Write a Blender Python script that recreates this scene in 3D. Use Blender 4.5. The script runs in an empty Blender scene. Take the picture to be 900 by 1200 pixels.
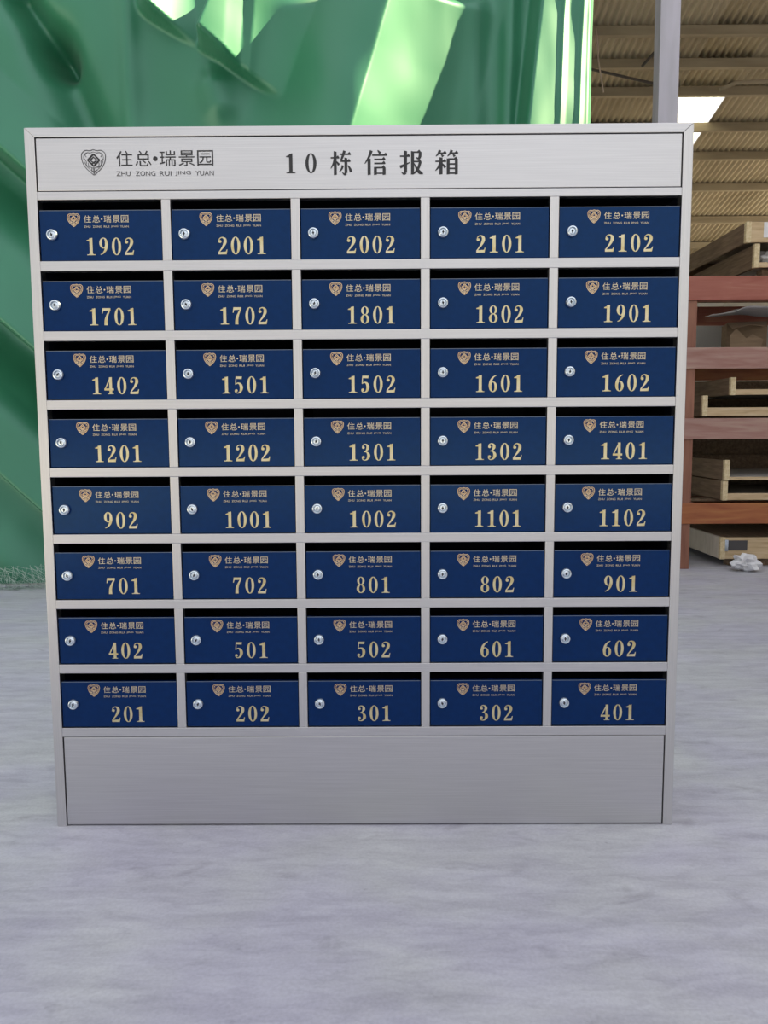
import bpy, bmesh, math, random
from mathutils import Vector, Matrix, noise

random.seed(7)
SC = bpy.context.scene
COL = SC.collection

# ------------------------------------------------------------------ camera
cam_d = bpy.data.cameras.new('camera')
cam_d.sensor_fit = 'HORIZONTAL'
cam_d.sensor_width = 36.0
cam_d.lens = 950.0 / 900.0 * 36.0
cam_d.clip_end = 300
cam = bpy.data.objects.new('camera', cam_d)
COL.objects.link(cam)
Rv = Vector((0.99997206, 0.00492091, -0.00562787))
Uv = Vector((0.00510082, 0.10124091, 0.99484886))
Fv = Vector((-0.00546533, 0.99484977, -0.10121298))
M = Matrix(((Rv.x, Uv.x, -Fv.x, 0.06327721), (Rv.y, Uv.y, -Fv.y, -1.89073538),
            (Rv.z, Uv.z, -Fv.z, 0.96147589), (0, 0, 0, 1)))
cam.matrix_world = M
SC.camera = cam

# ------------------------------------------------------------------ world, sun, exposure
world = bpy.data.worlds.new('sky')
SC.world = world
world.use_nodes = True
wn = world.node_tree.nodes
wl = world.node_tree.links
bg = wn['Background']
tc = wn.new('ShaderNodeTexCoord')
sep = wn.new('ShaderNodeSeparateXYZ')
ramp = wn.new('ShaderNodeValToRGB')
wl.new(tc.outputs['Generated'], sep.inputs[0])
wl.new(sep.outputs['Z'], ramp.inputs[0])
ramp.color_ramp.elements[0].position = 0.0
ramp.color_ramp.elements[0].color = (0.46, 0.47, 0.48, 1)      # hazy far side of the yard
ramp.color_ramp.elements[1].position = 1.0
ramp.color_ramp.elements[1].color = (0.98, 1.0, 1.08, 1)
for p, c in ((0.09, (0.56, 0.57, 0.59)), (0.20, (0.87, 0.88, 0.91)), (0.5, (0.97, 0.98, 1.03))):
    e = ramp.color_ramp.elements.new(p); e.color = (*c, 1)
side = wn.new('ShaderNodeMapRange')                             # the sky is brighter towards the sun, on the right
side.inputs['From Min'].default_value = -0.5; side.inputs['From Max'].default_value = 0.5
side.inputs['To Min'].default_value = 0.78; side.inputs['To Max'].default_value = 1.14
skymul = wn.new('ShaderNodeMix'); skymul.data_type = 'RGBA'; skymul.blend_type = 'MULTIPLY'; skymul.inputs[0].default_value = 1.0
wl.new(sep.outputs['X'], side.inputs['Value'])
wl.new(ramp.outputs[0], skymul.inputs[6]); wl.new(side.outputs[0], skymul.inputs[7])
wl.new(skymul.outputs[2], bg.inputs['Color'])
bg.inputs['Strength'].default_value = 1.0

sun_d = bpy.data.lights.new('sun', 'SUN')
sun_d.energy = 17.0
sun_d.angle = math.radians(0.6)
sun_d.color = (1.0, 0.86, 0.50)
sun = bpy.data.objects.new('sun', sun_d)
COL.objects.link(sun)
SUN_EL, SUN_AZ = math.radians(33), math.radians(0)      # low sun from the right, grazing along the drape
to_sun = Vector((math.cos(SUN_EL) * math.cos(SUN_AZ), math.cos(SUN_EL) * math.sin(SUN_AZ), math.sin(SUN_EL)))
sun.rotation_euler = to_sun.to_track_quat('Z', 'Y').to_euler()
sun.location = (20, 5, 12)

SC.view_settings.view_transform = 'Standard'
SC.view_settings.look = 'None'
SC.view_settings.exposure = 0.27
SC.view_settings.gamma = 1.0
SC.view_settings.use_curve_mapping = False

# ------------------------------------------------------------------ materials
def base_mat(name, color, rough=0.5, metal=0.0, spec=0.5):
    m = bpy.data.materials.new(name)
    m.use_nodes = True
    b = m.node_tree.nodes['Principled BSDF']
    b.inputs['Base Color'].default_value = (*color, 1)
    b.inputs['Roughness'].default_value = rough
    b.inputs['Metallic'].default_value = metal
    b.inputs['Specular IOR Level'].default_value = spec
    return m, b

def noise_mat(name, stops, scale=(1, 1, 1), nscale=5.0, detail=4.0, rough=0.6, metal=0.0,
              spec=0.5, bump=0.0, rough_var=0.0, distortion=0.0):
    """colour from a stretched noise; stops = [(pos, rgb), ...]"""
    m, b = base_mat(name, stops[0][1], rough, metal, spec)
    nt = m.node_tree
    tcn = nt.nodes.new('ShaderNodeTexCoord')
    mp = nt.nodes.new('ShaderNodeMapping')
    mp.inputs['Scale'].default_value = scale
    nz = nt.nodes.new('ShaderNodeTexNoise')
    nz.inputs['Scale'].default_value = nscale
    nz.inputs['Detail'].default_value = detail
    nz.inputs['Distortion'].default_value = distortion
    cr = nt.nodes.new('ShaderNodeValToRGB')
    while len(cr.color_ramp.elements) < len(stops):
        cr.color_ramp.elements.new(0.5)
    for e, (p, c) in zip(cr.color_ramp.elements, stops):
        e.position = p
        e.color = (*c, 1)
    nt.links.new(tcn.outputs['Object'], mp.inputs[0])
    nt.links.new(mp.outputs[0], nz.inputs['Vector'])
    nt.links.new(nz.outputs['Fac'], cr.inputs[0])
    nt.links.new(cr.outputs[0], b.inputs['Base Color'])
    if bump:
        bp = nt.nodes.new('ShaderNodeBump')
        bp.inputs['Strength'].default_value = bump
        bp.inputs['Distance'].default_value = 0.002
        nt.links.new(nz.outputs['Fac'], bp.inputs['Height'])
        nt.links.new(bp.outputs[0], b.inputs['Normal'])
    if rough_var:
        mr = nt.nodes.new('ShaderNodeMapRange')
        mr.inputs['To Min'].default_value = rough - rough_var
        mr.inputs['To Max'].default_value = rough + rough_var
        nt.links.new(nz.outputs['Fac'], mr.inputs['Value'])
        nt.links.new(mr.outputs[0], b.inputs['Roughness'])
    return m

STEEL_H = noise_mat('brushed_steel_horizontal', [(0.25, (0.56, 0.555, 0.56)), (0.75, (0.66, 0.655, 0.66))],
                    (2, 40, 220), 3.0, 3, rough=0.36, metal=1.0, rough_var=0.06)
STEEL_V = noise_mat('brushed_steel_vertical', [(0.25, (0.58, 0.57, 0.56)), (0.75, (0.68, 0.67, 0.66))],
                    (220, 40, 2), 3.0, 3, rough=0.36, metal=1.0, rough_var=0.06)
NAVY = noise_mat('navy_powder_coat', [(0.3, (0.0003, 0.011, 0.080)), (0.7, (0.0004, 0.014, 0.094))],
                 (1, 1, 1), 60, 2, rough=0.2, spec=0.42)
NAVY.node_tree.nodes['Principled BSDF'].inputs['Specular Tint'].default_value = (0.38, 0.78, 1.0, 1)
CAVITY = base_mat('dark_cavity_paint', (0.0025, 0.005, 0.02), 0.6)[0]
GOLD = noise_mat('gold_foil', [(0.35, (0.62, 0.50, 0.25)), (0.5, (0.68, 0.60, 0.36)), (0.65, (0.72, 0.62, 0.42))],
                 (1, 1, 1), 45, 2, rough=0.32, metal=0.75)
COPPER = noise_mat('copper_foil', [(0.35, (0.66, 0.42, 0.22)), (0.65, (0.74, 0.58, 0.38))],
                   (1, 1, 1), 60, 2, rough=0.35, metal=0.7)
PALEGOLD = base_mat('pale_gold_foil', (0.66, 0.56, 0.40), 0.35, 0.7)[0]
INK = base_mat('black_etched_ink', (0.02, 0.02, 0.022), 0.5)[0]
GREYINK = base_mat('grey_etched_ink', (0.09, 0.09, 0.095), 0.5)[0]
CHROME = base_mat('chrome', (0.70, 0.78, 0.85), 0.2, 1.0)[0]
LOCKDARK = base_mat('dark_steel', (0.34, 0.40, 0.46), 0.3, 1.0)[0]
EDGE = base_mat('edge_highlight', (0.16, 0.20, 0.27), 0.4, 0.3)[0]  # pale tone painting the bright highlight along the door tops
BLACK = base_mat('black_slot', (0.006, 0.006, 0.008), 0.5)[0]
PAPER = noise_mat('white_paper', [(0.3, (0.68, 0.68, 0.70)), (0.7, (0.80, 0.80, 0.81))], (1, 1, 1), 9, rough=0.7)
CARD = noise_mat('brown_cardboard', [(0.3, (0.22, 0.15, 0.09)), (0.7, (0.30, 0.21, 0.13))], (1, 1, 6), 6, rough=0.8)
PINE = noise_mat('raw_pine', [(0.25, (0.42, 0.29, 0.15)), (0.5, (0.58, 0.43, 0.25)), (0.75, (0.66, 0.52, 0.33))],
                 (1.2, 14, 14), 4, 5, rough=0.65, bump=0.2, distortion=0.6)
PINE_END = noise_mat('pine_end_grain', [(0.3, (0.55, 0.42, 0.22)), (0.7, (0.74, 0.62, 0.40))],
                     (12, 4, 12), 6, 4, rough=0.7)
OLDWOOD = noise_mat('weathered_wood', [(0.25, (0.11, 0.07, 0.04)), (0.5, (0.18, 0.12, 0.07)), (0.75, (0.25, 0.175, 0.11))],
                    (14, 1.2, 14), 4, 5, rough=0.75, bump=0.2, distortion=0.6)
PLY = noise_mat('pale_plywood', [(0.3, (0.52, 0.46, 0.37)), (0.7, (0.64, 0.58, 0.48))], (2, 10, 2), 4, rough=0.7)
WHITEBOARD = noise_mat('pale_board', [(0.3, (0.52, 0.50, 0.47)), (0.7, (0.60, 0.58, 0.55))], (1, 1, 1), 4, rough=0.6)
RED = noise_mat('faded_red_paint', [(0.3, (0.30, 0.085, 0.055)), (0.55, (0.36, 0.12, 0.085)), (0.75, (0.42, 0.19, 0.13))],
                (1.0, 5, 9), 3, 5, rough=0.5, distortion=0.8)
PINKRED = noise_mat('worn_pinkish_paint', [(0.3, (0.30, 0.14, 0.11)), (0.55, (0.38, 0.22, 0.18)), (0.75, (0.42, 0.29, 0.22))],
                    (1.0, 5, 9), 3, 5, rough=0.5, distortion=0.8)
ORANGE = noise_mat('rusty_orange_paint', [(0.3, (0.27, 0.075, 0.025)), (0.55, (0.36, 0.12, 0.04)), (0.75, (0.40, 0.17, 0.05))],
                   (1.0, 5, 9), 3, 5, rough=0.45, distortion=0.8)
POSTRED = noise_mat('brown_red_paint', [(0.3, (0.20, 0.075, 0.045)), (0.7, (0.32, 0.14, 0.085))],
                    (9, 9, 1.0), 3, 5, rough=0.5)
ROOFING = noise_mat('dull_roof_sheet', [(0.3, (0.34, 0.28, 0.19)), (0.5, (0.42, 0.35, 0.245)), (0.72, (0.48, 0.41, 0.295))],
                    (1, 0.35, 1), 1.6, 5, rough=0.75, spec=0.2)
PURLIN = noise_mat('purlin_paint', [(0.3, (0.28, 0.225, 0.155)), (0.7, (0.38, 0.315, 0.22))], (1, 6, 6), 2, 4, rough=0.7, spec=0.2)
COLUMN = noise_mat('grey_column_paint', [(0.3, (0.42, 0.41, 0.46)), (0.7, (0.51, 0.49, 0.56))], (5, 5, 0.8), 3, 5, rough=0.55)
RODMAT = base_mat('dark_rod', (0.07, 0.055, 0.045), 0.6)[0]
WIREMAT = base_mat('pale_wire', (0.55, 0.42, 0.34), 0.6)[0]
PLASTER = noise_mat('grey_plaster', [(0.3, (0.62, 0.60, 0.57)), (0.7, (0.72, 0.70, 0.67))], (1, 1, 1), 1.5, 5, rough=0.85)
DARKLABEL = base_mat('dark_grey_label', (0.07, 0.065, 0.065), 0.4)[0]

# concrete floor: broad mottling, fine streaks, scattered stains
def concrete():
    m, b = base_mat('concrete', (0.4, 0.4, 0.44), 0.55, 0, 0.35)
    nt = m.node_tree
    t = nt.nodes.new('ShaderNodeTexCoord')
    def nz(scale, s, d, dist=0.0):
        mp = nt.nodes.new('ShaderNodeMapping'); mp.inputs['Scale'].default_value = scale
        n = nt.nodes.new('ShaderNodeTexNoise')
        n.inputs['Scale'].default_value = s; n.inputs['Detail'].default_value = d
        n.inputs['Distortion'].default_value = dist
        nt.links.new(t.outputs['Object'], mp.inputs[0]); nt.links.new(mp.outputs[0], n.inputs['Vector'])
        return n
    def rampn(n, stops):
        r = nt.nodes.new('ShaderNodeValToRGB')
        while len(r.color_ramp.elements) < len(stops): r.color_ramp.elements.new(.5)
        for e, (p, c) in zip(r.color_ramp.elements, stops):
            e.position = p; e.color = (*c, 1)
        nt.links.new(n.outputs['Fac'], r.inputs[0])
        return r
    def mix(a, bb, mode, f):
        x = nt.nodes.new('ShaderNodeMix'); x.data_type = 'RGBA'; x.blend_type = mode
        if isinstance(f, float): x.inputs[0].default_value = f
        else: nt.links.new(f, x.inputs[0])
        nt.links.new(a, x.inputs[6]); nt.links.new(bb, x.inputs[7])
        return x.outputs[2]
    big = rampn(nz((1, 1.6, 1), 1.3, 6), [(0.3, (0.49, 0.49, 0.535)), (0.5, (0.52, 0.52, 0.56)), (0.7, (0.58, 0.585, 0.61))])
    streak = rampn(nz((0.9, 5, 1), 4.0, 8, 0.4), [(0.35, (0.82, 0.81, 0.83)), (0.6, (1, 1, 1)), (0.8, (1.06, 1.06, 1.05))])
    grain = rampn(nz((1, 1, 1), 140, 3), [(0.3, (0.88, 0.88, 0.88)), (0.65, (1.04, 1.04, 1.04))])
    c = mix(big.outputs[0], streak.outputs[0], 'MULTIPLY', 0.75)
    c = mix(c, grain.outputs[0], 'MULTIPLY', 0.7)
    stain = rampn(nz((1, 1.8, 1), 7.0, 8, 0.6), [(0.62, (1, 1, 1)), (0.78, (0.68, 0.66, 0.68))])
    c = mix(c, stain.outputs[0], 'MULTIPLY', 0.9)
    scuff = rampn(nz((0.8, 2.6, 1), 16.0, 9, 0.8), [(0.36, (0.84, 0.83, 0.86)), (0.52, (0.99, 0.99, 1.0)), (0.70, (1.07, 1.07, 1.05))])
    c = mix(c, scuff.outputs[0], 'MULTIPLY', 0.6)
    tint = rampn(nz((1, 1.4, 1), 2.6, 5), [(0.40, (0.985, 0.975, 1.035)), (0.60, (1.0, 1.01, 0.99))])
    c = mix(c, tint.outputs[0], 'MULTIPLY', 1.0)
    pit = rampn(nz((1, 1.3, 1), 38.0, 4, 0.3), [(0.70, (1, 1, 1)), (0.80, (0.60, 0.59, 0.60))])
    c = mix(c, pit.outputs[0], 'MULTIPLY', 0.8)
    nt.links.new(c, b.inputs['Base Color'])
    bp = nt.nodes.new('ShaderNodeBump'); bp.inputs['Strength'].default_value = 0.10; bp.inputs['Distance'].default_value = 0.003
    g2 = nz((1, 2.2, 1), 30, 6)
    nt.links.new(g2.outputs['Fac'], bp.inputs['Height']); nt.links.new(bp.outputs[0], b.inputs['Normal'])
    return m
CONCRETE = concrete()

# green satin tarpaulin
def tarp():
    m, b = base_mat('green_satin_tarpaulin', (0.02, 0.14, 0.07), 0.42, 0, 1.0)
    nt = m.node_tree
    t = nt.nodes.new('ShaderNodeTexCoord')
    n = nt.nodes.new('ShaderNodeTexNoise'); n.inputs['Scale'].default_value = 1.2; n.inputs['Detail'].default_value = 3
    r = nt.nodes.new('ShaderNodeValToRGB')
    r.color_ramp.elements[0].position = 0.35; r.color_ramp.elements[0].color = (0.014, 0.135, 0.066, 1)
    r.color_ramp.elements[1].position = 0.7; r.color_ramp.elements[1].color = (0.022, 0.170, 0.085, 1)
    nt.links.new(t.outputs['Object'], n.inputs['Vector']); nt.links.new(n.outputs['Fac'], r.inputs[0])
    nt.links.new(r.outputs[0], b.inputs['Base Color'])
    b.inputs['Sheen Weight'].default_value = 0.08
    b.inputs['Specular Tint'].default_value = (0.66, 1.0, 0.92, 1)
    return m
TARP = tarp()
FRINGE = base_mat('pale_green_plastic_strands', (0.36, 0.46, 0.40), 0.4)[0]

def skylight_mat():
    m = bpy.data.materials.new('translucent_roof_sheet'); m.use_nodes = True
    nt = m.node_tree
    b = nt.nodes['Principled BSDF']; out = nt.nodes['Material Output']
    b.inputs['Base Color'].default_value = (0.9, 0.92, 0.9, 1); b.inputs['Roughness'].default_value = 0.4
    tr = nt.nodes.new('ShaderNodeBsdfTranslucent'); tr.inputs[0].default_value = (0.95, 0.97, 0.95, 1)
    mx = nt.nodes.new('ShaderNodeMixShader'); mx.inputs[0].default_value = 0.85
    nt.links.new(b.outputs[0], mx.inputs[1]); nt.links.new(tr.outputs[0], mx.inputs[2])
    nt.links.new(mx.outputs[0], out.inputs[0])
    return m
SKYLIGHT = skylight_mat()

# ------------------------------------------------------------------ helpers
def link(name, me, mats, parent=None, loc=(0, 0, 0), smooth=False):
    if smooth:
        for p in me.polygons: p.use_smooth = True
    if not isinstance(mats, (list, tuple)): mats = [mats]
    if not me.materials:
        for m in mats: me.materials.append(m)
    o = bpy.data.objects.new(name, me)
    COL.objects.link(o)
    o.location = loc
    if parent: o.parent = parent
    return o

def bm_obj(name, bm, mats, parent=None, loc=(0, 0, 0), smooth=False):
    bmesh.ops.recalc_face_normals(bm, faces=bm.faces)
    me = bpy.data.meshes.new(name)
    bm.to_mesh(me); bm.free()
    return link(name, me, mats, parent, loc, smooth)

def add_box(bm, x0, x1, y0, y1, z0, z1, bevel=0.0, mi=0):
    t = bmesh.new()
    v = [t.verts.new(p) for p in ((x0, y0, z0), (x1, y0, z0), (x1, y1, z0), (x0, y1, z0),
                                  (x0, y0, z1), (x1, y0, z1), (x1, y1, z1), (x0, y1, z1))]
    for f in ((0, 3, 2, 1), (4, 5, 6, 7), (0, 1, 5, 4), (1, 2, 6, 5), (2, 3, 7, 6), (3, 0, 4, 7)):
        t.faces.new([v[i] for i in f])
    if bevel:
        bmesh.ops.bevel(t, geom=list(t.edges), offset=bevel, segments=2, affect='EDGES', profile=0.6)
    merge(bm, t, mi)

def add_prism_y(bm, poly, y0, y1, bevel=0.0, mi=0):
    """poly in (x, z), extruded along y"""
    t = bmesh.new()
    a = [t.verts.new((x, y0, z)) for x, z in poly]
    b = [t.verts.new((x, y1, z)) for x, z in poly]
    t.faces.new(a); t.faces.new(list(reversed(b)))
    n = len(poly)
    for i in range(n):
        t.faces.new((a[i], b[i], b[(i + 1) % n], a[(i + 1) % n]))
    if bevel:
        bmesh.ops.bevel(t, geom=list(t.edges), offset=bevel, segments=2, affect='EDGES', profile=0.6)
    merge(bm, t, mi)

def merge(bm, t, mi=0, mat=None):
    if mat is not None: bmesh.ops.transform(t, matrix=mat, verts=t.verts)
    bmesh.ops.recalc_face_normals(t, faces=t.faces)
    vm = {}
    for v in t.verts: vm[v] = bm.verts.new(v.co)
    for f in t.faces:
        try:
            nf = bm.faces.new([vm[v] for v in f.verts]); nf.material_index = mi; nf.smooth = f.smooth
        except ValueError: pass
    t.free()

def add_tube(bm, pts, r, seg=8, mi=0):
    t = bmesh.new()
    rings = []
    pts = [Vector(p) for p in pts]
    for i, p in enumerate(pts):
        d = (pts[min(i + 1, len(pts) - 1)] - pts[max(i - 1, 0)]).normalized()
        a = d.cross(Vector((0, 0, 1)))
        if a.length < 1e-3: a = d.cross(Vector((1, 0, 0)))
        a.normalize(); b = d.cross(a)
        rings.append([t.verts.new(p + (a * math.cos(k * 2 * math.pi / seg) + b * math.sin(k * 2 * math.pi / seg)) * r) for k in range(seg)])
    for i in range(len(rings) - 1):
        for k in range(seg):
            f = t.faces.new((rings[i][k], rings[i][(k + 1) % seg], rings[i + 1][(k + 1) % seg], rings[i + 1][k])); f.smooth = True
    t.faces.new(rings[0]); t.faces.new(list(reversed(rings[-1])))
    merge(bm, t, mi)

def lathe_y(bm, prof, seg=28, mi=0):
    """profile (r, y) turned about the y axis, first/last points may sit on the axis"""
    t = bmesh.new(); rings = []
    for r, y in prof:
        if r < 1e-6: rings.append([t.verts.new((0, y, 0))])
        else: rings.append([t.verts.new((r * math.cos(k * 2 * math.pi / seg), y, r * math.sin(k * 2 * math.pi / seg))) for k in range(seg)])
    for a, b in zip(rings, rings[1:]):
        for k in range(seg):
            k2 = (k + 1) % seg
            if len(a) == 1 and len(b) == 1: continue
            if len(a) == 1: t.faces.new((a[0], b[k], b[k2]))
            elif len(b) == 1: t.faces.new((a[k], b[0], a[k2]))
            else: t.faces.new((a[k], b[k], b[k2], a[k2]))
    merge(bm, t, mi)

def thing(name, label, cat, loc=(0, 0, 0), rz=0.0, group=None):
    o = bpy.data.objects.new(name, None)
    o.empty_display_size = 0.1
    COL.objects.link(o); o.location = loc; o.rotation_euler = (0, 0, rz)
    return tag(o, label, cat, group)

def tag(o, label, cat, group=None):
    o['label'] = label; o['category'] = cat
    if group: o['group'] = group
    return o

def struct(o, label=None, cat=None):
    o['kind'] = 'structure'
    if label: o['label'] = label
    if cat: o['category'] = cat
    return o

# ------------------------------------------------------------------ large structure
bm = bmesh.new(); add_box(bm, -30, 30, -40, 11.6, -0.12, 0.0)
struct(bm_obj('floor', bm, CONCRETE), 'grey lavender concrete floor with faint streaks and stains', 'floor')

ROOF_S = 0.2126
def roof_z(y): return 5.9615 - ROOF_S * (y + 1.8907)

def corrugated(name, x0, x1, y0, y1, mat, dz=0.0, pitch=0.072, amp=0.011):
    nx = int((x1 - x0) / pitch * 8)
    ys = [y0, y1]
    vs, fs = [], []
    for y in ys:
        for i in range(nx + 1):
            x = x0 + (x1 - x0) * i / nx
            vs.append((x, y, roof_z(y) + dz + amp * math.cos(2 * math.pi * x / pitch)))
    for i in range(nx): fs.append((i, i + 1, nx + 2 + i, nx + 1 + i))
    me = bpy.data.meshes.new(name); me.from_pydata(vs, [], fs); me.update()
    o = link(name, me, mat, smooth=True)
    md = o.modifiers.new('thickness', 'SOLIDIFY'); md.thickness = 0.002; md.offset = 1
    return o

SKX0, SKX1, SKY0, SKY1 = 2.90, 3.385, 6.31, 8.6
def roof():
    # one roof skin around the skylight opening
    pitch, amp = 0.062, 0.012
    x0, x1, y0, y1 = -6.0, 5.5, 3.72, 11.5
    nx = int((x1 - x0) / pitch * 8)
    ys = [y0, SKY0, SKY1, y1]
    vs, fs = [], []
    for y in ys:
        for i in range(nx + 1):
            x = x0 + (x1 - x0) * i / nx
            vs.append((x, y, roof_z(y) + amp * math.cos(2 * math.pi * x / pitch)))
    for j in range(3):
        for i in range(nx):
            xm = x0 + (x1 - x0) * (i + .5) / nx
            if j == 1 and SKX0 < xm < SKX1: continue
            a = j * (nx + 1) + i
            fs.append((a, a + 1, a + nx + 2, a + nx + 1))
    me = bpy.data.meshes.new('ceiling'); me.from_pydata(vs, [], fs); me.update()
    o = link('ceiling', me, ROOFING, smooth=True)
    md = o.modifiers.new('thickness', 'SOLIDIFY'); md.thickness = 0.002; md.offset = 1
    return o
struct(roof(), 'dull brown corrugated shed roof seen from below', 'roof')
struct(corrugated('window_1', SKX0 - 0.06, SKX1, SKY0 - 0.05, SKY1 + 0.1, SKYLIGHT, dz=0.016, amp=0.004),
       'bright translucent roof sheet beside the grey column', 'skylight')

# purlins under the roof sheets
for n, (y, w) in enumerate([(5.44, 0.085), (5.86, 0.10), (6.26, 0.10), (6.84, 0.12), (7.38, 0.11), (8.05, 0.11), (8.86, 0.10), (9.6, 0.1), (10.4, 0.1)]):
    bm = bmesh.new()
    zt = roof_z(y) - 0.014
    add_box(bm, -6.0, 5.5, y - 0.012, y + 0.045, zt - 0.075 - w * 0.1, zt - 0.004, 0.004)
    struct(bm_obj('trim_%d' % (n + 1), bm, PURLIN))

bm = bmesh.new(); add_box(bm, -6.0, 5.5, 11.5, 11.6, 0, 3.12)
struct(bm_obj('wall_back', bm, PLASTER))
def sunblock_wall():
    # unseen wall, added on the right to keep the low sun off the yard; follows the roof slope further back
    prof = [(-9, 0), (6.9, 0), (6.9, roof_z(6.9) - 0.03), (3.75, 4.73), (3.7, 5.2), (-9, 5.2)]
    b = bmesh.new()
    f0 = [b.verts.new((5.5, y, z)) for y, z in prof]; f1 = [b.verts.new((5.7, y, z)) for y, z in prof]
    b.faces.new(f0); b.faces.new(list(reversed(f1)))
    for i in range(len(prof)):
        j = (i + 1) % len(prof); b.faces.new((f0[i], f1[i], f1[j], f0[j]))
    add_box(b, 5.5, 5.7, 6.9, 11.5, 0, 1.3); add_box(b, 5.5, 5.7, 9.4, 11.5, 1.3, roof_z(11.4) - 0.03)   # opening added above a low wall so bounced sun lights the ceiling
    return bm_obj('wall_sunblock', b, PLASTER)
struct(sunblock_wall())

# eaves beam the drape hangs from (above the picture) carried by the column
bm = bmesh.new(); add_box(bm, -4.4, 5.5, 3.52, 3.70, 4.55, 4.75, 0.004)
struct(bm_obj('trim_10', bm, PURLIN))

col = thing('steel_column', 'grey steel column rising behind the top right corner of the mailbox cabinet', 'column', (1.886, 3.6, 0))
bm = bmesh.new(); add_box(bm, -0.064, 0.064, 0, 0.122, 0.012, 4.55, 0.004); bm_obj('shaft', bm, COLUMN, col)
bm = bmesh.new(); add_box(bm, -0.11, 0.11, -0.04, 0.162, 0.0, 0.014, 0.002); bm_obj('base_plate', bm, COLUMN, col)

# ------------------------------------------------------------------ flat lettering toolkit
class Flat:
    """2-D strips and polygons that become a thin printed shape in the x-z plane, facing -y"""
    def __init__(s): s.v = []; s.f = []; s.d = []; s.k = 0
    def layer(s):
        s.k += 1; s.d += [s.k] * (len(s.v) - len(s.d))
    def poly(s, pts):
        a = sum(p[0] * q[1] - q[0] * p[1] for p, q in zip(pts, pts[1:] + pts[:1]))
        if a < 0: pts = pts[::-1]
        n = len(s.v); s.v += [tuple(p[:2]) for p in pts]; s.f.append(tuple(range(n, n + len(pts)))); s.layer()
    def rect(s, x0, y0, x1, y1): s.poly([(x0, y0), (x1, y0), (x1, y1), (x0, y1)])
    def disc(s, cx, cy, r, n=14): s.poly([(cx + r * math.cos(2 * math.pi * k / n), cy + r * math.sin(2 * math.pi * k / n)) for k in range(n)])
    def ring(s, cx, cy, rx, ry, ix, iy, n=28):
        b = len(s.v)
        for k in range(n):
            c, d = math.cos(2 * math.pi * k / n), math.sin(2 * math.pi * k / n)
            s.v += [(cx + rx * c, cy + ry * d), (cx + ix * c, cy + iy * d)]
        for k in range(n):
            k2 = (k + 1) % n
            s.f.append((b + 2 * k, b + 2 * k2, b + 2 * k2 + 1, b + 2 * k + 1))
        s.layer()
    def stroke(s, pts, curve=True, w=None, closed=False):
        pts = [p if len(p) == 3 else (p[0], p[1], w) for p in pts]
        if curve and len(pts) > 2:
            out = []; n = len(pts)
            rng = range(n if closed else n - 1)
            for i in rng:
                g = lambda k: pts[k % n] if closed else pts[max(0, min(n - 1, k))]
                p0, p1, p2, p3 = g(i - 1), g(i), g(i + 1), g(i + 2)
                for k in range(6):
                    t = k / 6
                    out.append(tuple(0.5 * (2 * p1[c] + (p2[c] - p0[c]) * t + (2 * p0[c] - 5 * p1[c] + 4 * p2[c] - p3[c]) * t * t
                                            + (3 * p1[c] - p0[c] - 3 * p2[c] + p3[c]) * t ** 3) for c in range(3)))
            out.append(pts[0] if closed else pts[-1]); pts = out
        b = len(s.v); n = len(pts)
        for i, (x, y, ww) in enumerate(pts):
            q, p = pts[min(i + 1, n - 1)], pts[max(i - 1, 0)]
            dx, dy = q[0] - p[0], q[1] - p[1]; L = math.hypot(dx, dy) or 1
            nx, ny = -dy / L * ww / 2, dx / L * ww / 2
            s.v += [(x + nx, y + ny), (x - nx, y - ny)]
        for i in range(n - 1): s.f.append((b + 2 * i, b + 2 * i + 1, b + 2 * i + 3, b + 2 * i + 2))
        s.layer()
    def add(s, other, sx, sy, ox, oy):
        b = len(s.v); s.v += [(x * sx + ox, y * sy + oy) for x, y in other.v]
        s.d += [s.k + (other.d[i] if other.d else 1) for i in range(len(other.v))]; s.k += max(other.k, 1)
        flip = sx * sy < 0
        s.f += [tuple(b + i for i in (f[::-1] if flip else f)) for f in other.f]
    def mesh(s, name):
        me = bpy.data.meshes.new(name)
        me.from_pydata([(x, -6e-6 * (s.d[i] if s.d else 0), y) for i, (x, y) in enumerate(s.v)], [], s.f); me.update()
        return me

def font_flat(text):
    """outline of a line of text in Blender's built-in typeface, as a Flat (em units)"""
    c = bpy.data.curves.new('text_outline', 'FONT'); c.body = text; c.resolution_u = 3
    o = bpy.data.objects.new('text_outline', c); COL.objects.link(o)
    bpy.context.view_layer.update()
    m = o.to_mesh()
    f = Flat(); f.v = [(v.co.x, v.co.y) for v in m.vertices]; f.f = [tuple(p.vertices) for p in m.polygons]
    o.to_mesh_clear(); bpy.data.objects.remove(o); bpy.data.curves.remove(c)
    return f

def fit(f, x0, y0, x1, y1):
    xs = [p[0] for p in f.v]; ys = [p[1] for p in f.v]
    sx = (x1 - x0) / (max(xs) - min(xs)); sy = (y1 - y0) / (max(ys) - min(ys))
    g = Flat(); g.add(f, sx, sy, x0 - min(xs) * sx, y0 - min(ys) * sy)
    return g

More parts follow.
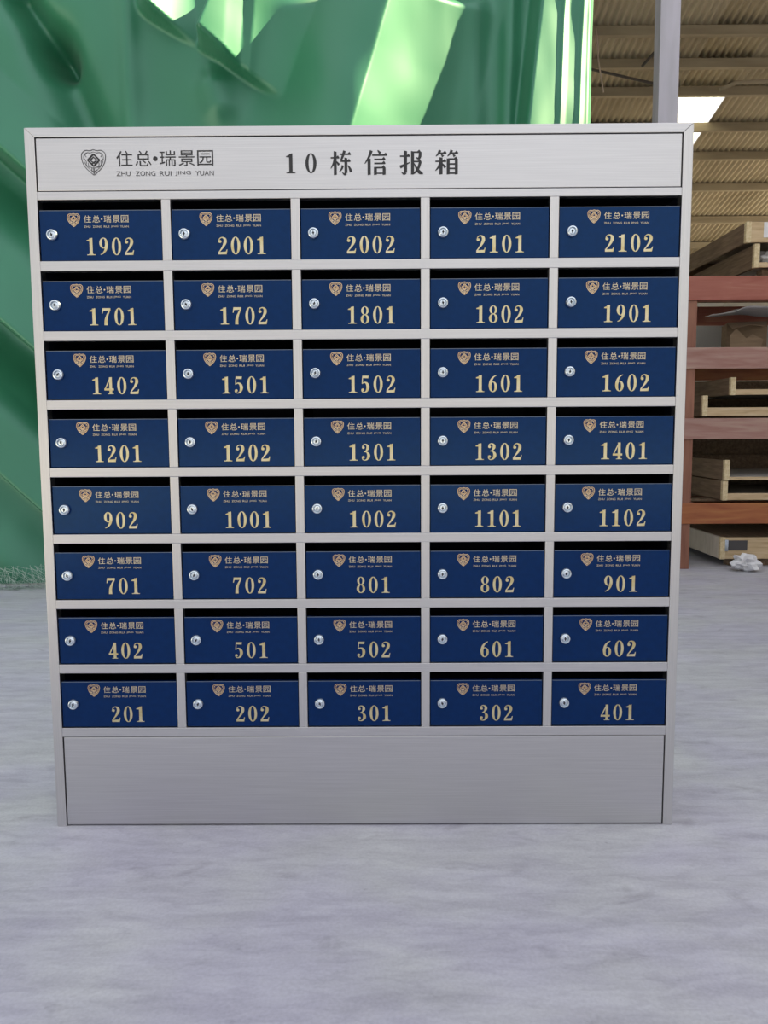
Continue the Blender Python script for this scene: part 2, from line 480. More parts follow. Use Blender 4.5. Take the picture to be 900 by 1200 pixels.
def digits():
    D = {}
    f = Flat(); f.ring(.27, .5, .25, .51, .105, .465); D['0'] = f
    f = Flat(); f.rect(.20, .03, .365, .98); f.rect(.06, 0, .50, .045); f.poly([(.14, .045), (.425, .045), (.365, .10), (.20, .10)])
    f.poly([(.05, .815), (.21, .80), (.21, .93), (.05, .86)]); f.poly([(.20, .80), (.365, .8), (.365, 1.0), (.32, 1.0), (.20, .925)]); D['1'] = f
    f = Flat(); f.disc(.125, .74, .085); f.stroke([(.05, .72, .03), (.11, .90, .05), (.25, .972, .06), (.385, .88, .14), (.40, .70, .165), (.31, .48, .12), (.17, .27, .07), (.06, .12, .06)])
    f.poly([(.03, 0), (.47, 0), (.515, .28), (.475, .28), (.44, .17), (.38, .15), (.03, .13)]); D['2'] = f
    f = Flat(); f.disc(.125, .78, .075); f.stroke([(.06, .78, .03), (.12, .93, .05), (.24, .975, .06), (.36, .88, .13), (.365, .73, .15), (.28, .58, .07), (.17, .53, .05)])
    f.disc(.12, .2, .08); f.stroke([(.17, .54, .05), (.31, .50, .07), (.40, .38, .15), (.405, .22, .165), (.32, .07, .09), (.19, .02, .05), (.09, .07, .05), (.05, .18, .03)]); D['3'] = f
    f = Flat(); f.stroke([(.34, .98, .06), (.04, .29, .06)], False); f.rect(.0, .22, .52, .34); f.rect(.275, .03, .425, 1.0); f.rect(.19, 0, .51, .04)
    f.poly([(.275, 1.0), (.33, 1.0), (.275, .78)]); D['4'] = f
    f = Flat(); f.poly([(.10, 1.0), (.45, 1.0), (.42, .85), (.10, .87)]); f.stroke([(.12, .98, .045), (.09, .52, .045)], False)
    f.stroke([(.09, .53, .04), (.2, .61, .06), (.34, .55, .13), (.405, .35, .17), (.35, .12, .12), (.21, .02, .05), (.09, .07, .05), (.05, .16, .03)]); f.disc(.12, .17, .08); D['5'] = f
    f = Flat(); f.ring(.285, .305, .225, .315, .085, .27); f.stroke([(.46, .97, .035), (.32, .89, .07), (.19, .70, .13), (.13, .45, .155), (.135, .28, .15)]); D['6'] = f
    g = Flat(); g.v = [(.55 - x, 1 - y) for x, y in f.v]; g.f = list(f.f); g.d = list(f.d); g.k = f.k; D['9'] = g
    f = Flat(); f.poly([(.05, .84), (.50, .86), (.50, 1.0), (.07, 1.0)]); f.poly([(.07, 1.0), (.03, .68), (.065, .68), (.11, .84), (.2, .9)])
    f.stroke([(.455, .88, .07), (.33, .60, .11), (.25, .33, .155), (.235, .0, .18)]); D['7'] = f
    f = Flat(); f.ring(.27, .755, .205, .25, .085, .215); f.ring(.27, .265, .235, .27, .10, .225); D['8'] = f
    return D
DIG = digits()

def number_flat(s, h, adv):
    f = Flat(); n = len(s)
    for i, ch in enumerate(s):
        f.add(DIG[ch], h * 1.1, h, (i - (n - 1) / 2) * adv - 0.297 * h, 0)
    return f

def H(f, x0, y, x1):                                    # thin horizontal with the pointed shoulder of a Song stroke
    f.rect(x0, y - 3, x1, y + 3); f.poly([(x1 - 14, y + 3), (x1, y - 3), (x1 + 1, y + 1), (x1 - 6, y + 10)])
def V(f, x, y1, y0, w=14): f.poly([(x - w / 2, y0), (x + w / 2, y0 + 2), (x + w / 2, y1 - 3), (x - w / 2, y1)])
def song():
    out = []
    f = Flat()                                          # dong
    H(f, 2, 71, 42); V(f, 23, 98, 1); f.stroke([(22, 70, 11), (15, 48, 9), (2, 28, 3)]); f.stroke([(27, 58, 4), (41, 42, 12)], False)
    H(f, 44, 85, 96); f.stroke([(67, 99, 13), (59, 78, 11), (50, 60, 8)]); f.rect(48, 54, 92, 61); H(f, 50, 57, 94); V(f, 73, 72, 8)
    f.stroke([(73, 9, 13), (66, 4, 8), (56, 12, 3)]); f.stroke([(59, 40, 11), (53, 26, 8), (42, 14, 3)]); f.stroke([(82, 40, 4), (91, 28, 10), (97, 14, 14)])
    out.append(f)
    f = Flat()                                          # xin
    f.stroke([(31, 98, 13), (20, 72, 10), (2, 46, 3)]); V(f, 21, 68, 0); f.stroke([(58, 99, 4), (70, 86, 13)], False)
    H(f, 34, 80, 99); H(f, 43, 63, 91); H(f, 43, 47, 91); V(f, 48, 33, 0, 13); V(f, 86, 33, 0, 13); H(f, 48, 30, 90); f.rect(48, 5, 86, 10)
    out.append(f)
    f = Flat()                                          # bao
    H(f, 1, 75, 43); V(f, 24, 98, 6); f.stroke([(24, 8, 13), (17, 3, 8), (7, 11, 3)]); f.stroke([(1, 31, 13), (20, 39, 9), (44, 50, 3)])
    V(f, 54, 96, 0, 13); H(f, 54, 91, 88); f.stroke([(86, 92, 11), (85, 74, 12), (79, 65, 9), (68, 70, 3)]); H(f, 56, 53, 90)
    f.stroke([(87, 53, 12), (79, 28, 11), (68, 12, 8), (54, 0, 3)]); f.stroke([(60, 46, 3), (72, 24, 10), (84, 9, 14), (98, 3, 5)])
    out.append(f)
    f = Flat()                                          # xiang
    for ox in (0, 50):
        f.stroke([(21 + ox, 99, 12), (14 + ox, 86, 9), (3 + ox, 74, 3)]); H(f, 15 + ox, 87, 48 + ox); f.stroke([(25 + ox, 84, 3), (34 + ox, 73, 12)], False)
    H(f, 1, 54, 47); V(f, 25, 71, 0); f.stroke([(24, 53, 11), (15, 32, 9), (1, 16, 3)]); f.stroke([(29, 46, 4), (44, 29, 12)], False)
    V(f, 56, 66, 0, 13); V(f, 91, 66, 0, 13); H(f, 56, 63, 95)
    for y in (43, 25, 6): f.rect(56, y - 3, 91, y + 3)
    out.append(f)
    return out

def emblem_flat(outline=True, core=True, wo=.05, ws=.035):
    """shield of scrolls round a knotted diamond, in a unit box"""
    f = Flat()
    half = [(0, -.50), (.13, -.40), (.30, -.25), (.43, -.05), (.49, .18), (.46, .36), (.32, .46), (.14, .45), (0, .49)]
    out = half + [(-x, y) for x, y in half[-2:0:-1]]
    if outline:
        f.stroke([(x, y, wo) for x, y in out], True, closed=True)
        f.stroke([(x * .82, y * .82, wo * .6) for x, y in out], True, closed=True)
        for g in (-1, 1):
            f.stroke([(g * .12, .36, ws), (g * .26, .37, ws), (g * .34, .28, ws), (g * .29, .20, ws)])
            f.stroke([(g * .37, .14, ws), (g * .30, .02, ws), (g * .30, -.10, ws), (g * .16, -.22, ws)])
            f.stroke([(g * .22, -.02, ws), (g * .20, -.14, ws), (g * .08, -.22, ws)])
            f.stroke([(g * .05, -.20, ws), (g * .09, -.30, ws), (0, -.40, ws)])
        f.stroke([(0, -.20, .05), (0, -.46, .05)], False)
    if core:
        d = .24; cy = .08; t = .065
        for p, q in (((0, d), (d, 0)), ((d, 0), (0, -d)), ((0, -d), (-d, 0)), ((-d, 0), (0, d))):
            f.stroke([(p[0], p[1] + cy, t), (q[0], q[1] + cy, t)], False)
        f.stroke([(-.13, cy, .055), (0, cy + .12, .055), (.13, cy, .055)], False)
        f.stroke([(-.12, cy - .02, .05), (.08, cy - .15, .05)], False); f.stroke([(.12, cy - .02, .05), (-.08, cy - .15, .05)], False)
    return f

EMB = emblem_flat()
HANZI = [font_flat(c) for c in '住总瑞景园']
def brand_flat(x0, y0, x1, y1, dot_r):
    """five characters with a raised dot after the second"""
    f = Flat(); w = x1 - x0; h = y1 - y0
    cw = 0.166 * w
    for g, cx in zip(HANZI, (0.083, 0.278, 0.53, 0.725, 0.917)):
        f.add(fit(g, x0 + cx * w - cw / 2, y0, x0 + cx * w + cw / 2, y1), 1, 1, 0, 0)
    f.disc(x0 + 0.402 * w, (y0 + y1) / 2 - 0.02 * h, dot_r)
    return f
def latin_flat(x0, y0, x1, y1):
    f = Flat()
    w = x1 - x0
    for t, a, b in (('ZHU', 0, .145), ('ZONG', .197, .40), ('RUI', .445, .565), ('JING', .605, .765), ('YUAN', .812, 1.0)):
        f.add(fit(font_flat(t), x0 + a * w, y0, x0 + b * w, y1), 1, 1, 0, 0)
    return f

# ------------------------------------------------------------------ mailbox cabinet
W2, HT, DEP = 0.75, 1.639, 0.38
IN = 0.7275
PITCH, OPEN, TOP0 = 0.15690, 0.135, 1.482
tops = [TOP0 - PITCH * i for i in range(8)]
divs = [-0.437, -0.144, 0.150, 0.442]
DW = 0.0205
cols = []
edges = [-IN] + [v for d in divs for v in (d - DW / 2, d + DW / 2)] + [IN]
cols = [(edges[2 * i], edges[2 * i + 1]) for i in range(5)]

cab = thing('mailbox_cabinet', 'brushed steel mailbox cabinet with forty navy numbered doors standing on the concrete floor', 'mailbox cabinet', (0, 0, 0))
for s in (-1, 1):
    bm = bmesh.new()
    add_prism_y(bm, [(s * W2, 0.0), (s * IN, 0.0), (s * IN, HT - 0.0205), (s * W2, HT)], 0.0, 0.03, 0.0012)
    bm_obj('side_post', bm, STEEL_V, cab)
bm = bmesh.new()
add_prism_y(bm, [(-IN + .0004, HT - 0.0205), (IN - .0004, HT - 0.0205), (W2 - .0004, HT), (-W2 + .0004, HT)], 0.0, 0.03, 0.0012)
bm_obj('top_rail', bm, STEEL_H, cab)
rails = [(1.482, 1.4998)] + [(tops[i + 1], tops[i] - OPEN) for i in range(7)] + [(0.2262, tops[7] - OPEN)]
for z0, z1 in rails:
    bm = bmesh.new(); add_box(bm, -IN, IN, 0.0, 0.022, z0, z1, 0.0012)
    bm_obj('cross_rail', bm, STEEL_H, cab)
for i in range(8):
    for d in divs:
        bm = bmesh.new(); add_box(bm, d - DW / 2, d + DW / 2, 0.0006, 0.022, tops[i] - OPEN, tops[i], 0.0012)
        bm_obj('divider', bm, STEEL_V, cab)
# header
bm = bmesh.new(); add_box(bm, -IN + 0.0022, IN - 0.0022, 0.0022, 0.012, 1.502, HT - 0.0225, 0.0012)
hdr = bm_obj('header_panel', bm, STEEL_H, cab)
ew, ez = 0.0552, 1.5640
e1 = Flat(); e1.add(emblem_flat(core=False, wo=.03, ws=.025), ew, ew, -0.5965, ez)
e2 = Flat(); e2.add(emblem_flat(outline=False), ew, ew, -0.5965, ez)
em = link('emblem', e1.mesh('header_emblem'), GREYINK, hdr, (0, 0.0014, 0))
ec = link('emblem_centre', e2.mesh('header_emblem_centre'), INK, hdr, (0, 0.0013, 0)); ec['label'] = 'black knotted diamond'
f = brand_flat(-0.5452, 1.5545, -0.3266, 1.5880, 0.0052)
link('lettering', f.mesh('header_lettering'), INK, hdr, (0, 0.0014, 0))
link('lettering', latin_flat(-0.5460, 1.5335, -0.3262, 1.5438).mesh('header_latin'), GREYINK, hdr, (0, 0.0013, 0))
for g, b4 in zip([DIG['1'], DIG['0']] + song(), ((-0.1630, 1.5368, -0.1422, 1.5798), (-0.1195, 1.5368, -0.0945, 1.5798),
                 (-0.0631, 1.5315, -0.0138, 1.5858), (0.0134, 1.5315, 0.0648, 1.5858),
                 (0.0919, 1.5315, 0.1454, 1.5858), (0.1723, 1.5315, 0.2241, 1.5858))):
    link('title_character', fit(g, *b4).mesh('title_character'), INK, hdr, (0, 0.0014, 0))
# plinth panel
bm = bmesh.new(); add_box(bm, -IN + 0.0022, IN - 0.0022, 0.0022, 0.012, 0.004, 0.2245, 0.0014)
bm_obj('base_panel', bm, STEEL_H, cab)
# outer shell
for s in (-1, 1):
    bm = bmesh.new(); x = sorted((s * (W2 - 0.0015), s * (W2 - 0.004)))
    add_box(bm, x[0], x[1], 0.03, DEP, 0.0, HT - 0.001); bm_obj('side_panel', bm, STEEL_V, cab)
bm = bmesh.new(); add_box(bm, -W2 + 0.004, W2 - 0.004, 0.03, DEP, HT - 0.004, HT - 0.001); bm_obj('top_panel', bm, STEEL_H, cab)
bm = bmesh.new(); add_box(bm, -W2 + 0.004, W2 - 0.004, DEP - 0.003, DEP, 0, HT - 0.004); bm_obj('back_panel', bm, STEEL_H, cab)
# inner compartments
bm = bmesh.new()
for z in [(a + b) / 2 for a, b in rails]:
    add_box(bm, -W2 + 0.006, W2 - 0.006, 0.023, DEP - 0.005, z - 0.001, z + 0.001)
for x in [-IN - 0.004] + divs + [IN + 0.004]:
    add_box(bm, x - 0.001, x + 0.001, 0.031, DEP - 0.005, 0.02, HT - 0.02)
add_box(bm, -W2 + 0.006, W2 - 0.006, 0.014, 0.016, 1.4995, HT - 0.0205)
add_box(bm, -W2 + 0.006, W2 - 0.006, 0.014, 0.016, 0.001, 0.2262)
add_box(bm, -W2 + 0.006, W2 - 0.006, DEP - 0.006, DEP - 0.004, 0.02, HT - 0.02)
bm_obj('compartments', bm, CAVITY, cab)

NUMS = ['1902 2001 2002 2101 2102', '1701 1702 1801 1802 1901', '1402 1501 1502 1601 1602', '1201 1202 1301 1302 1401',
        '902 1001 1002 1101 1102', '701 702 801 802 901', '402 501 502 601 602', '201 202 301 302 401']
DOOR_H = 0.1125
door_mesh = {}
lock_me = None
def lock_mesh():
    b = bmesh.new()
    lathe_y(b, [(0, 0.0), (0.0118, 0.0), (0.0128, -0.001), (0.0128, -0.0055), (0.0112, -0.0085), (0.0090, -0.0092), (0.0084, -0.0086)], 30, 0)
    lathe_y(b, [(0.0084, -0.0086), (0.0074, -0.0066)], 30, 2)
    lathe_y(b, [(0.0074, -0.0066), (0.0056, -0.0074), (0.0, -0.0076)], 30, 0)
    add_box(b, -0.0011, 0.0011, -0.0080, -0.0068, -0.0040, 0.0040, 0, 1)
    add_box(b, -0.0024, 0.0024, -0.0081, -0.0068, -0.0013, 0.0013, 0, 1)
    for p in b.faces: p.smooth = False
    bmesh.ops.recalc_face_normals(b, faces=b.faces)
    me = bpy.data.meshes.new('lock'); b.to_mesh(me); b.free()
    return me
emb_me = fit(EMB, -0.0146, -0.0150, 0.0146, 0.0150).mesh('door_emblem')
let = brand_flat(0.1025, 0.0855, 0.2040, 0.1015, 0.0018)
let.add(latin_flat(0.1025, 0.0745, 0.2040, 0.0790), 1, 1, 0, 0)
let_me = let.mesh('door_lettering')
rnd = random.Random(3)
for r, row in enumerate(NUMS):
    for c, num in enumerate(row.split()):
        x0, x1 = cols[c]
        w = x1 - x0
        zb = tops[r] - OPEN
        if c not in door_mesh:
            b = bmesh.new()
            add_box(b, 0.0016, w - 0.0016, 0.0, 0.0015, 0.0014, DOOR_H, 0.0011)
            add_box(b, 0.0022, w - 0.0022, 0.001, 0.016, DOOR_H - 0.0022, DOOR_H - 0.0006, 0.0004)     # folded top lip
            add_box(b, 0.002, w - 0.002, -0.0003, 0.0012, DOOR_H - 0.0005, DOOR_H + 0.0006, 0.0, 1)                          # paler strip that paints the highlight along the top edge
            add_box(b, 0.0022, 0.0036, 0.001, 0.014, 0.002, DOOR_H - 0.001, 0)
            add_box(b, w - 0.0036, w - 0.0022, 0.001, 0.014, 0.002, DOOR_H - 0.001, 0)
            bmesh.ops.recalc_face_normals(b, faces=b.faces)
            me = bpy.data.meshes.new('mailbox_door'); b.to_mesh(me); b.free()
            door_mesh[c] = me
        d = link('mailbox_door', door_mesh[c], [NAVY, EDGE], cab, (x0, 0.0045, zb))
        d['label'] = 'navy mailbox door numbered %s in gold' % num
        if lock_me is None: lock_me = lock_mesh()
        lk = link('lock', lock_me, [CHROME, BLACK, LOCKDARK], d, (0.0300, -0.0004, 0.0585))
        lk.rotation_euler = (0, rnd.uniform(-0.5, 0.5), 0)
        lk['label'] = 'round chrome cam lock'
        link('number', number_flat(num, 0.0385, 0.0293).mesh('number'), GOLD, d, (0.58 * 0.276, -0.0006, 0.0135))
        link('emblem', emb_me, COPPER, d, (0.0795, -0.0006, 0.0915))
        link('lettering', let_me, PALEGOLD, d, (0, -0.0006, 0))

# ------------------------------------------------------------------ green drape
def sstep(a, b, x):
    t = max(0.0, min(1.0, (x - a) / (b - a))); return t * t * (3 - 2 * t)

def saw(X, Z, p, q, a, wlft, wrgt, lo=None, hi=None, pw=2.0):
    """fold whose crest runs through points p, q (x, z); rises over wlft, falls steeply on the right over wrgt"""
    k = (Z - p[1]) / (q[1] - p[1]); xr = p[0] + (q[0] - p[0]) * k
    t = X - xr
    if t < -wlft or t > wrgt: return 0.0
    h = a * sstep(0, 1, 1 + t / wlft) if t <= 0 else a * (1 - t / wrgt) ** pw
    if lo is not None: h *= sstep(lo[0], lo[1], Z)
    if hi is not None: h *= 1 - sstep(hi[0], hi[1], Z)
    return h

def bump(X, Z, p, q, a, w):
    """soft rounded ridge along the segment p-q"""
    dx, dz = q[0] - p[0], q[1] - p[1]; L2 = dx * dx + dz * dz
    t = max(0, min(1, ((X - p[0]) * dx + (Z - p[1]) * dz) / L2))
    d2 = (X - p[0] - t * dx) ** 2 + (Z - p[1] - t * dz) ** 2
    return a * math.exp(-d2 / (w * w))

def drape_depth(X, Z):
    h = 0.0
    h += saw(X, Z, (0.13, 3.42), (-0.08, 2.73), 0.44, 0.75, 0.64, hi=(3.34, 3.47), pw=1.45)
    h += saw(X, Z, (0.96, 3.41), (0.88, 2.72), 0.13, 0.07, 0.42, hi=(3.8, 3.95), pw=1.0)
    h += saw(X, Z, (1.085, 3.41), (1.065, 2.72), 0.016, 0.02, 0.035, pw=1.2)
    h += saw(X, Z, (1.20, 3.41), (1.185, 2.72), 0.014, 0.02, 0.03, pw=1.2)
    up = sstep(0.0, 0.05, Z - (3.14 - 0.62 * (X + 1.0)))
    if up > 0:
        h += up * saw(X, Z, (-0.85, 3.43), (-0.97, 3.15), 0.30, 0.09, 0.56, hi=(3.42, 3.54), pw=1.15)
        h -= up * saw(X, Z, (-0.72, 3.43), (-0.76, 3.10), 0.035, 0.09, 0.05, hi=(3.42, 3.54), pw=1.0)
        h += up * saw(X, Z, (-1.29, 3.60), (-1.27, 3.30), 0.22, 0.12, 0.24, hi=(3.5, 3.6), pw=1.2)
    # soft undulation of the hanging part
    h += 0.016 * math.sin(9 * X + 1.2 * Z) * sstep(-2.0, -1.2, X) * (1 - sstep(0.5, 0.9, X))
    h += bump(X, Z, (0.79, 3.6), (0.76, 2.6), 0.05, 0.05)
    h += bump(X, Z, (0.60, 3.6), (0.56, 2.6), 0.04, 0.07)
    h += bump(X, Z, (-2.12, 3.55), (-1.90, 3.20), -0.20, 0.09)
    h += bump(X, Z, (-1.92, 3.25), (-1.66, 2.60), -0.17, 0.13)
    h += bump(X, Z, (-1.45, 3.5), (-1.43, 2.6), 0.04, 0.06)
    h += bump(X, Z, (-0.95, 2.95), (-0.92, 2.85), 0.07, 0.10)
    # slanting folds on the left: long gentle upper sides, steep undersides
    side = 1 - sstep(-1.75, -1.35, X)
    if side > 0:
        for zc, a, wr, wd in ((2.62, 0.15, 0.35, 0.10), (1.62, 0.24, 0.60, 0.14), (0.62, 0.13, 0.40, 0.12)):
            q = -((X + 2.2) * 0.60 + (Z - zc + 0.05 * math.sin(3 * X)) * 0.80)
            if -wr < q <= 0: k = 1 + q / wr
            elif 0 < q < wd: k = 1 - 2.2 * sstep(0, wd, q)
            elif wd <= q < wd + 0.4: k = -1.2 * (1 - sstep(wd, wd + 0.4, q))
            else: k = 0.0
            h += side * a * k
        h -= 0.06 * side
    h += 0.03 * noise.noise((X * 1.7, Z * 1.1, 3.1)) + 0.012 * noise.noise((X * 5, Z * 3, 8.0))
    return h

def drape():
    x0, x1, z0, z1 = -4.3, 1.275, 0.012, 4.55
    nx, nz = 520, 380
    vs, fs = [], []
    for j in range(nz + 1):
        z = z0 + (z1 - z0) * j / nz
        for i in range(nx + 1):
            u = i / nx
            x = x0 + (x1 - x0) * (u ** 0.8)
            k = 1 - sstep(4.2, 4.55, z) * 0.8
            e = 0.06 * sstep(1.24, 1.275, x)                 # side hem turns away
            vs.append((x, 3.06 - drape_depth(x, z) * k + e + 0.05 * (z / 4.5), z))
    for j in range(nz):
        for i in range(nx):
            a = j * (nx + 1) + i
            fs.append((a, a + 1, a + nx + 2, a + nx + 1))
    me = bpy.data.meshes.new('drape'); me.from_pydata(vs, [], fs); me.update()
    return me
dr = link('green_drape', drape(), TARP, smooth=True)
tag(dr, 'large green satin tarpaulin hanging in folds behind the mailbox cabinet', 'curtain')
# loose plastic strands along the foot of the drape
vs, fs = [], []
for k in range(900):
    x = random.uniform(-3.2, -1.3); y = 3.05 - drape_depth(x, 0.05) - 0.02
    z = 0.012 + 0.13 * random.random() ** 1.4
    ang = random.uniform(-1.5, 1.5); L = random.uniform(0.06, 0.2)
    pts = []
    for s in range(5):
        t = s / 4
        px = x + math.sin(ang) * L * t * 1.2
        pz = max(0.006, z - L * t * 0.9 * abs(math.cos(ang)))
        py = y - 0.05 - 0.12 * t * random.uniform(0.5, 1)
        pts.append((px, py, pz))
    w = 0.0010
    for p, q in zip(pts, pts[1:]):
        n = len(vs)
        vs += [(p[0] - w, p[1], p[2]), (p[0] + w, p[1], p[2] + w), (q[0] + w, q[1], q[2] + w), (q[0] - w, q[1], q[2])]
        fs.append((n, n + 1, n + 2, n + 3))
me = bpy.data.meshes.new('fringe'); me.from_pydata(vs, [], fs); me.update()
fr = link('fringe', me, FRINGE, dr); fr['kind'] = 'stuff'; fr['label'] = 'pale loose strands along the foot'

# ------------------------------------------------------------------ storage rack
RX0, RX1, RY0, RY1 = 2.012, 4.05, 3.60, 4.95
rack = thing('storage_rack', 'red brown timber rack holding wooden crates right of the mailbox cabinet', 'rack', (0, 0, 0))
PW = 0.105
for x, y in ((RX0, RY0), (RX1 - PW, RY0), (RX0, RY1 - PW), (RX1 - PW, RY1 - PW)):
    bm = bmesh.new(); add_box(bm, x, x + PW, y, y + 0.09, 0.0, 1.80, 0.004)
    bm_obj('post', bm, POSTRED, rack)
beams = [(1.802, 1.955, RED), (1.352, 1.492, PINKRED), (0.884, 1.024, PINKRED), (0.312, 0.452, ORANGE)]
for n, (z0, z1, m) in enumerate(beams):
    xs = RX0 - 0.02 if n == 0 else RX0 + 0.001
    bm = bmesh.new(); add_box(bm, xs, RX1, RY0 - 0.012, RY0 - 0.001 if n else RY0 + 0.08, z0, z1, 0.004); bm_obj('front_beam', bm, m, rack)
    bm = bmesh.new(); add_box(bm, RX0, RX1, RY1 - PW + 0.1, RY1 + 0.06, z0 - 0.0, z1, 0.004); bm_obj('rear_beam', bm, RED if n == 0 else ORANGE, rack)
for n, (z0, z1, m) in enumerate(beams):
    for x in (RX0 + 0.11, RX1 - 0.2):
        bm = bmesh.new(); add_box(bm, x, x + 0.05, RY0 + 0.081, RY1 - PW + 0.1, z1 - 0.09, z1 - 0.004, 0.003); bm_obj('side_beam', bm, POSTRED, rack)
    if n:
        bm = bmesh.new(); add_box(bm, RX0 + 0.11, RX1 - 0.11, RY1 - 0.03, RY1 - 0.008, (0.02, 0.46, 1.03)[3 - n], z0 - 0.01, 0.002); bm_obj('back_board', bm, OLDWOOD, rack)
    for k in range(3):
        y = RY0 + 0.18 + 0.42 * k
        bm = bmesh.new(); add_box(bm, RX0 + 0.04, RX1 - 0.04, y, y + 0.11, z1 - 0.003, z1 + 0.012, 0.002); bm_obj('deck_board', bm, OLDWOOD, rack)

# ------------------------------------------------------------------ shallow wooden crates on the rack
def crate(name, label, x, y, z, w, d, h, side=OLDWOOD, rail_h=0.3, closed=False, rz=0.0, group='wooden crates on the rack', floor_mat=PLY, runners=0.0):
    t = thing(name, label, 'crate', (x, y, z), rz, group)
    th = 0.022
    for xx in (0, w - th):
        b = bmesh.new(); add_box(b, xx, xx + th, 0.012, d, runners, runners + h, 0.002); bm_obj('side_board', b, side, t)
    b = bmesh.new(); add_box(b, th, w - th, d - th, d, runners, runners + h, 0.002); bm_obj('back_board', b, side, t)
    fh = h if closed else h * rail_h
    b = bmesh.new(); add_box(b, 0.034, w - 0.034, 0.0, th, runners, runners + fh, 0.002); bm_obj('front_rail', b, PINE, t)
    for xx in (-0.002, w - 0.034):
        b = bmesh.new(); add_box(b, xx, xx + 0.036, -0.004, 0.03, runners - 0.002, runners + h + 0.002, 0.003); bm_obj('corner_post', b, PINE_END, t)
    zf = runners + (h - 0.012 if closed else fh * 0.45)
    b = bmesh.new(); add_box(b, th, w - th, th, d - th, zf, zf + 0.01, 0.0); bm_obj('panel', b, floor_mat, t)
    if runners:
        for yy in (0.06, d - 0.14):
            b = bmesh.new(); add_box(b, 0.08, w - 0.08, yy, yy + 0.08, 0.0, runners, 0.002); bm_obj('runner', b, OLDWOOD, t)
    return t

# top of the rack
CB = crate('wooden_crate', 'open wooden crate on top of the rack, under the crate with a white label', 2.49, 3.62, 1.970, 1.35, 1.25, 0.150, rail_h=0.22, runners=0.045)
CA = crate('wooden_crate', 'topmost wooden crate on the rack with a white label on its end', 2.425, 3.61, 2.174, 1.40, 1.30, 0.130, rail_h=0.35, closed=True)
b = bmesh.new(); add_box(b, 0.115, 0.30, -0.0025, 0.0, 0.03, 0.128, 0.0005); lb = bm_obj('white_label', b, PAPER, CA); lb['label'] = 'blank white label'
# second bay
CD = crate('wooden_crate', 'lower pale wooden tray in the second bay from the top of the rack', 2.185, 3.63, 1.040, 1.55, 1.2, 0.135, rail_h=0.42)
CC = crate('wooden_crate', 'upper wooden tray in the second bay, set back to the right', 2.375, 3.64, 1.181, 1.35, 1.2, 0.115, rail_h=0.32, floor_mat=WHITEBOARD)
# third bay
CF = crate('wooden_crate', 'lower wooden tray in the third bay of the rack', 2.345, 3.64, 0.468, 1.4, 1.15, 0.130, rail_h=0.35)
CE = crate('wooden_crate', 'upper wooden tray in the third bay with a pale sheet inside', 2.352, 3.635, 0.605, 1.4, 1.15, 0.135, rail_h=0.16, floor_mat=WHITEBOARD)
# floor bay
CG = crate('wooden_crate', 'wide wooden crate on the floor under the rack with a dark label', 2.36, 3.68, 0.0, 1.45, 1.2, 0.150, side=PLY, closed=True, runners=0.055, floor_mat=OLDWOOD)
b = bmesh.new(); add_box(b, 0.05, 0.185, -0.0025, 0.0, 0.115, 0.185, 0.0005); lb = bm_obj('dark_label', b, DARKLABEL, CG); lb['label'] = 'dark grey label'
b = bmesh.new(); add_box(b, 0.030, 0.052, -0.0065, -0.0005, 0.110, 0.19, 0.0005); lb = bm_obj('bracket', b, CHROME, CG); lb['label'] = 'shiny metal corner strip'

# cardboard box in the top bay, with torn flaps
bx = thing('cardboard_box', 'brown cardboard box with torn flaps in the top bay of the rack', 'box', (2.50, 4.05, 1.508), math.radians(-14))
b = bmesh.new(); add_box(b, 0, 0.27, 0, 0.24, 0, 0.20, 0.004); bm_obj('body', b, CARD, bx)
def flap(pts, th=0.004):
    b = bmesh.new(); bot = [b.verts.new(p) for p in pts]; n = len(pts)
    top = [b.verts.new((p[0], p[1] - th, p[2] + th)) for p in pts]
    b.faces.new(bot); b.faces.new(list(reversed(top)))
    for i in range(n): b.faces.new((bot[i], bot[(i + 1) % n], top[(i + 1) % n], top[i]))
    return b
bm_obj('flap', flap([(0, 0, 0.2), (0.27, 0, 0.2), (0.24, -0.11, 0.155), (0.13, -0.10, 0.17), (0.02, -0.13, 0.14)]), CARD, bx)
bm_obj('flap', flap([(0, 0.24, 0.2), (0.27, 0.24, 0.2), (0.22, 0.33, 0.215), (0.05, 0.32, 0.21)]), CARD, bx)
# torn cardboard piece leaning in front of it
tp = bm_obj('cardboard_scrap', flap([(0, 0, 0), (0.20, -0.02, 0), (0.24, 0.03, 0.06), (0.17, 0.05, 0.10), (0.12, 0.03, 0.07), (0.06, 0.06, 0.14), (0.01, 0.04, 0.09)]), CARD)
tp.location = (2.44, 3.83, 1.506); tag(tp, 'torn scrap of brown cardboard lying before the cardboard box', 'cardboard')
# pale boards standing at the back of the top bay
pb = bmesh.new(); add_box(pb, 0, 1.5, 0, 0.02, 0, 0.26, 0.002)
o = bm_obj('pale_board', pb, WHITEBOARD); o.location = (2.35, 4.62, 1.507); o.rotation_euler = (math.radians(-8), 0, 0)
tag(o, 'pale board standing at the back of the top bay of the rack', 'board')

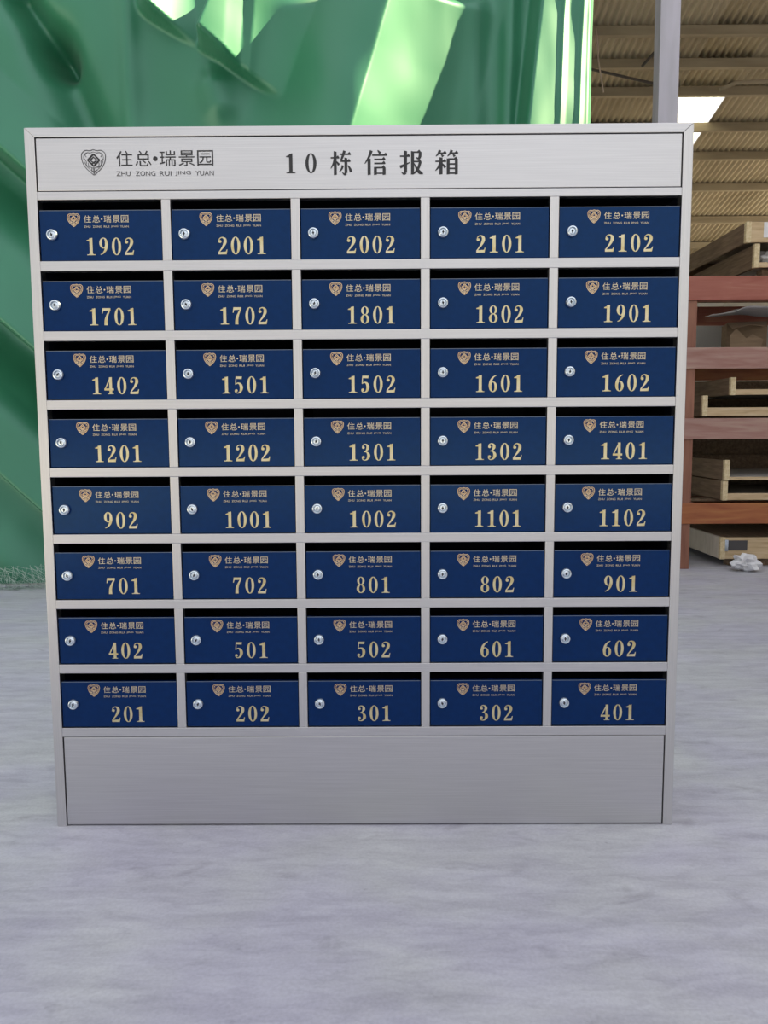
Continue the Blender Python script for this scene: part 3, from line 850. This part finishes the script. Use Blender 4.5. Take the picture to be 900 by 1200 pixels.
def crumple(name, size, mat, loc, seed, flat=0.5, sub=3):
    b = bmesh.new(); bmesh.ops.create_icosphere(b, subdivisions=sub, radius=1)
    for v in b.verts:
        n = v.co.normalized()
        k = 1 + 0.55 * noise.noise(n * 1.9 + Vector((seed, 0, 0))) + 0.4 * noise.noise(n * 4.5 + Vector((0, seed, 0)))
        v.co = Vector((n.x * k * size[0], n.y * k * size[1], n.z * k * size[2]))
    zmin = min(v.co.z for v in b.verts)
    for v in b.verts: v.co.z = max(0, v.co.z - zmin - 0.25 * size[2])
    o = bm_obj(name, b, mat); o.location = loc
    return o
tag(crumple('crumpled_paper', (0.085, 0.07, 0.055), PAPER, (2.46, 3.50, 0.0), 2.3), 'crumpled white paper on the floor in front of the lowest crate', 'paper')
tag(crumple('crumpled_paper', (0.09, 0.10, 0.05), PAPER, (2.66, 3.78, 2.0525), 5.1), 'crumpled white paper inside the open crate on top of the rack', 'paper')
# white plastic sheet hanging over the top beam
def sheet():
    vs, fs = [], []; nx, ny = 40, 10
    for j in range(ny + 1):
        for i in range(nx + 1):
            x = 1.25 * i / nx; y = 0.45 * j / ny
            vs.append((x, y, 0.008 * math.sin(9 * x) + 0.012 * noise.noise((x * 6, y * 8, 1)) - 0.10 * 0.35 * (1 - sstep(0, 0.12, x)) * (1 - j / ny)))
    for j in range(ny):
        for i in range(nx):
            a = j * (nx + 1) + i; fs.append((a, a + 1, a + nx + 2, a + nx + 1))
    me = bpy.data.meshes.new('plastic_sheet'); me.from_pydata(vs, [], fs); me.update()
    o = link('plastic_sheet', me, PAPER, smooth=True)
    md = o.modifiers.new('thickness', 'SOLIDIFY'); md.thickness = 0.004
    return o
o = sheet(); o.location = (2.42, 3.80, 1.785); tag(o, 'white plastic sheet lying over the cardboard box in the rack', 'sheet')

# ------------------------------------------------------------------ roof rods and hanging wire
bm = bmesh.new(); add_tube(bm, [(1.6, 5.6, 4.16), (2.45, 5.6, 3.97)], 0.012)
struct(bm_obj('trim_11', bm, RODMAT))
bm = bmesh.new(); add_tube(bm, [(2.28, 5.5, 4.08), (2.52, 5.5, 4.34)], 0.012)
struct(bm_obj('trim_12', bm, RODMAT))
bm = bmesh.new(); add_tube(bm, [(2.98, 5.55, 3.90), (3.12, 5.55, 3.96), (3.9, 5.55, 3.98)], 0.018)
struct(bm_obj('trim_13', bm, PURLIN))
bm = bmesh.new(); add_tube(bm, [(1.86, 5.43, 4.36), (1.875, 5.43, 4.25), (1.885, 5.43, 4.1), (1.91, 5.43, 3.97), (1.935, 5.43, 3.84)], 0.006)
o = bm_obj('hanging_wire', bm, WIREMAT)
tag(o, 'thin pale wire hanging from the roof between the drape and the column', 'wire')
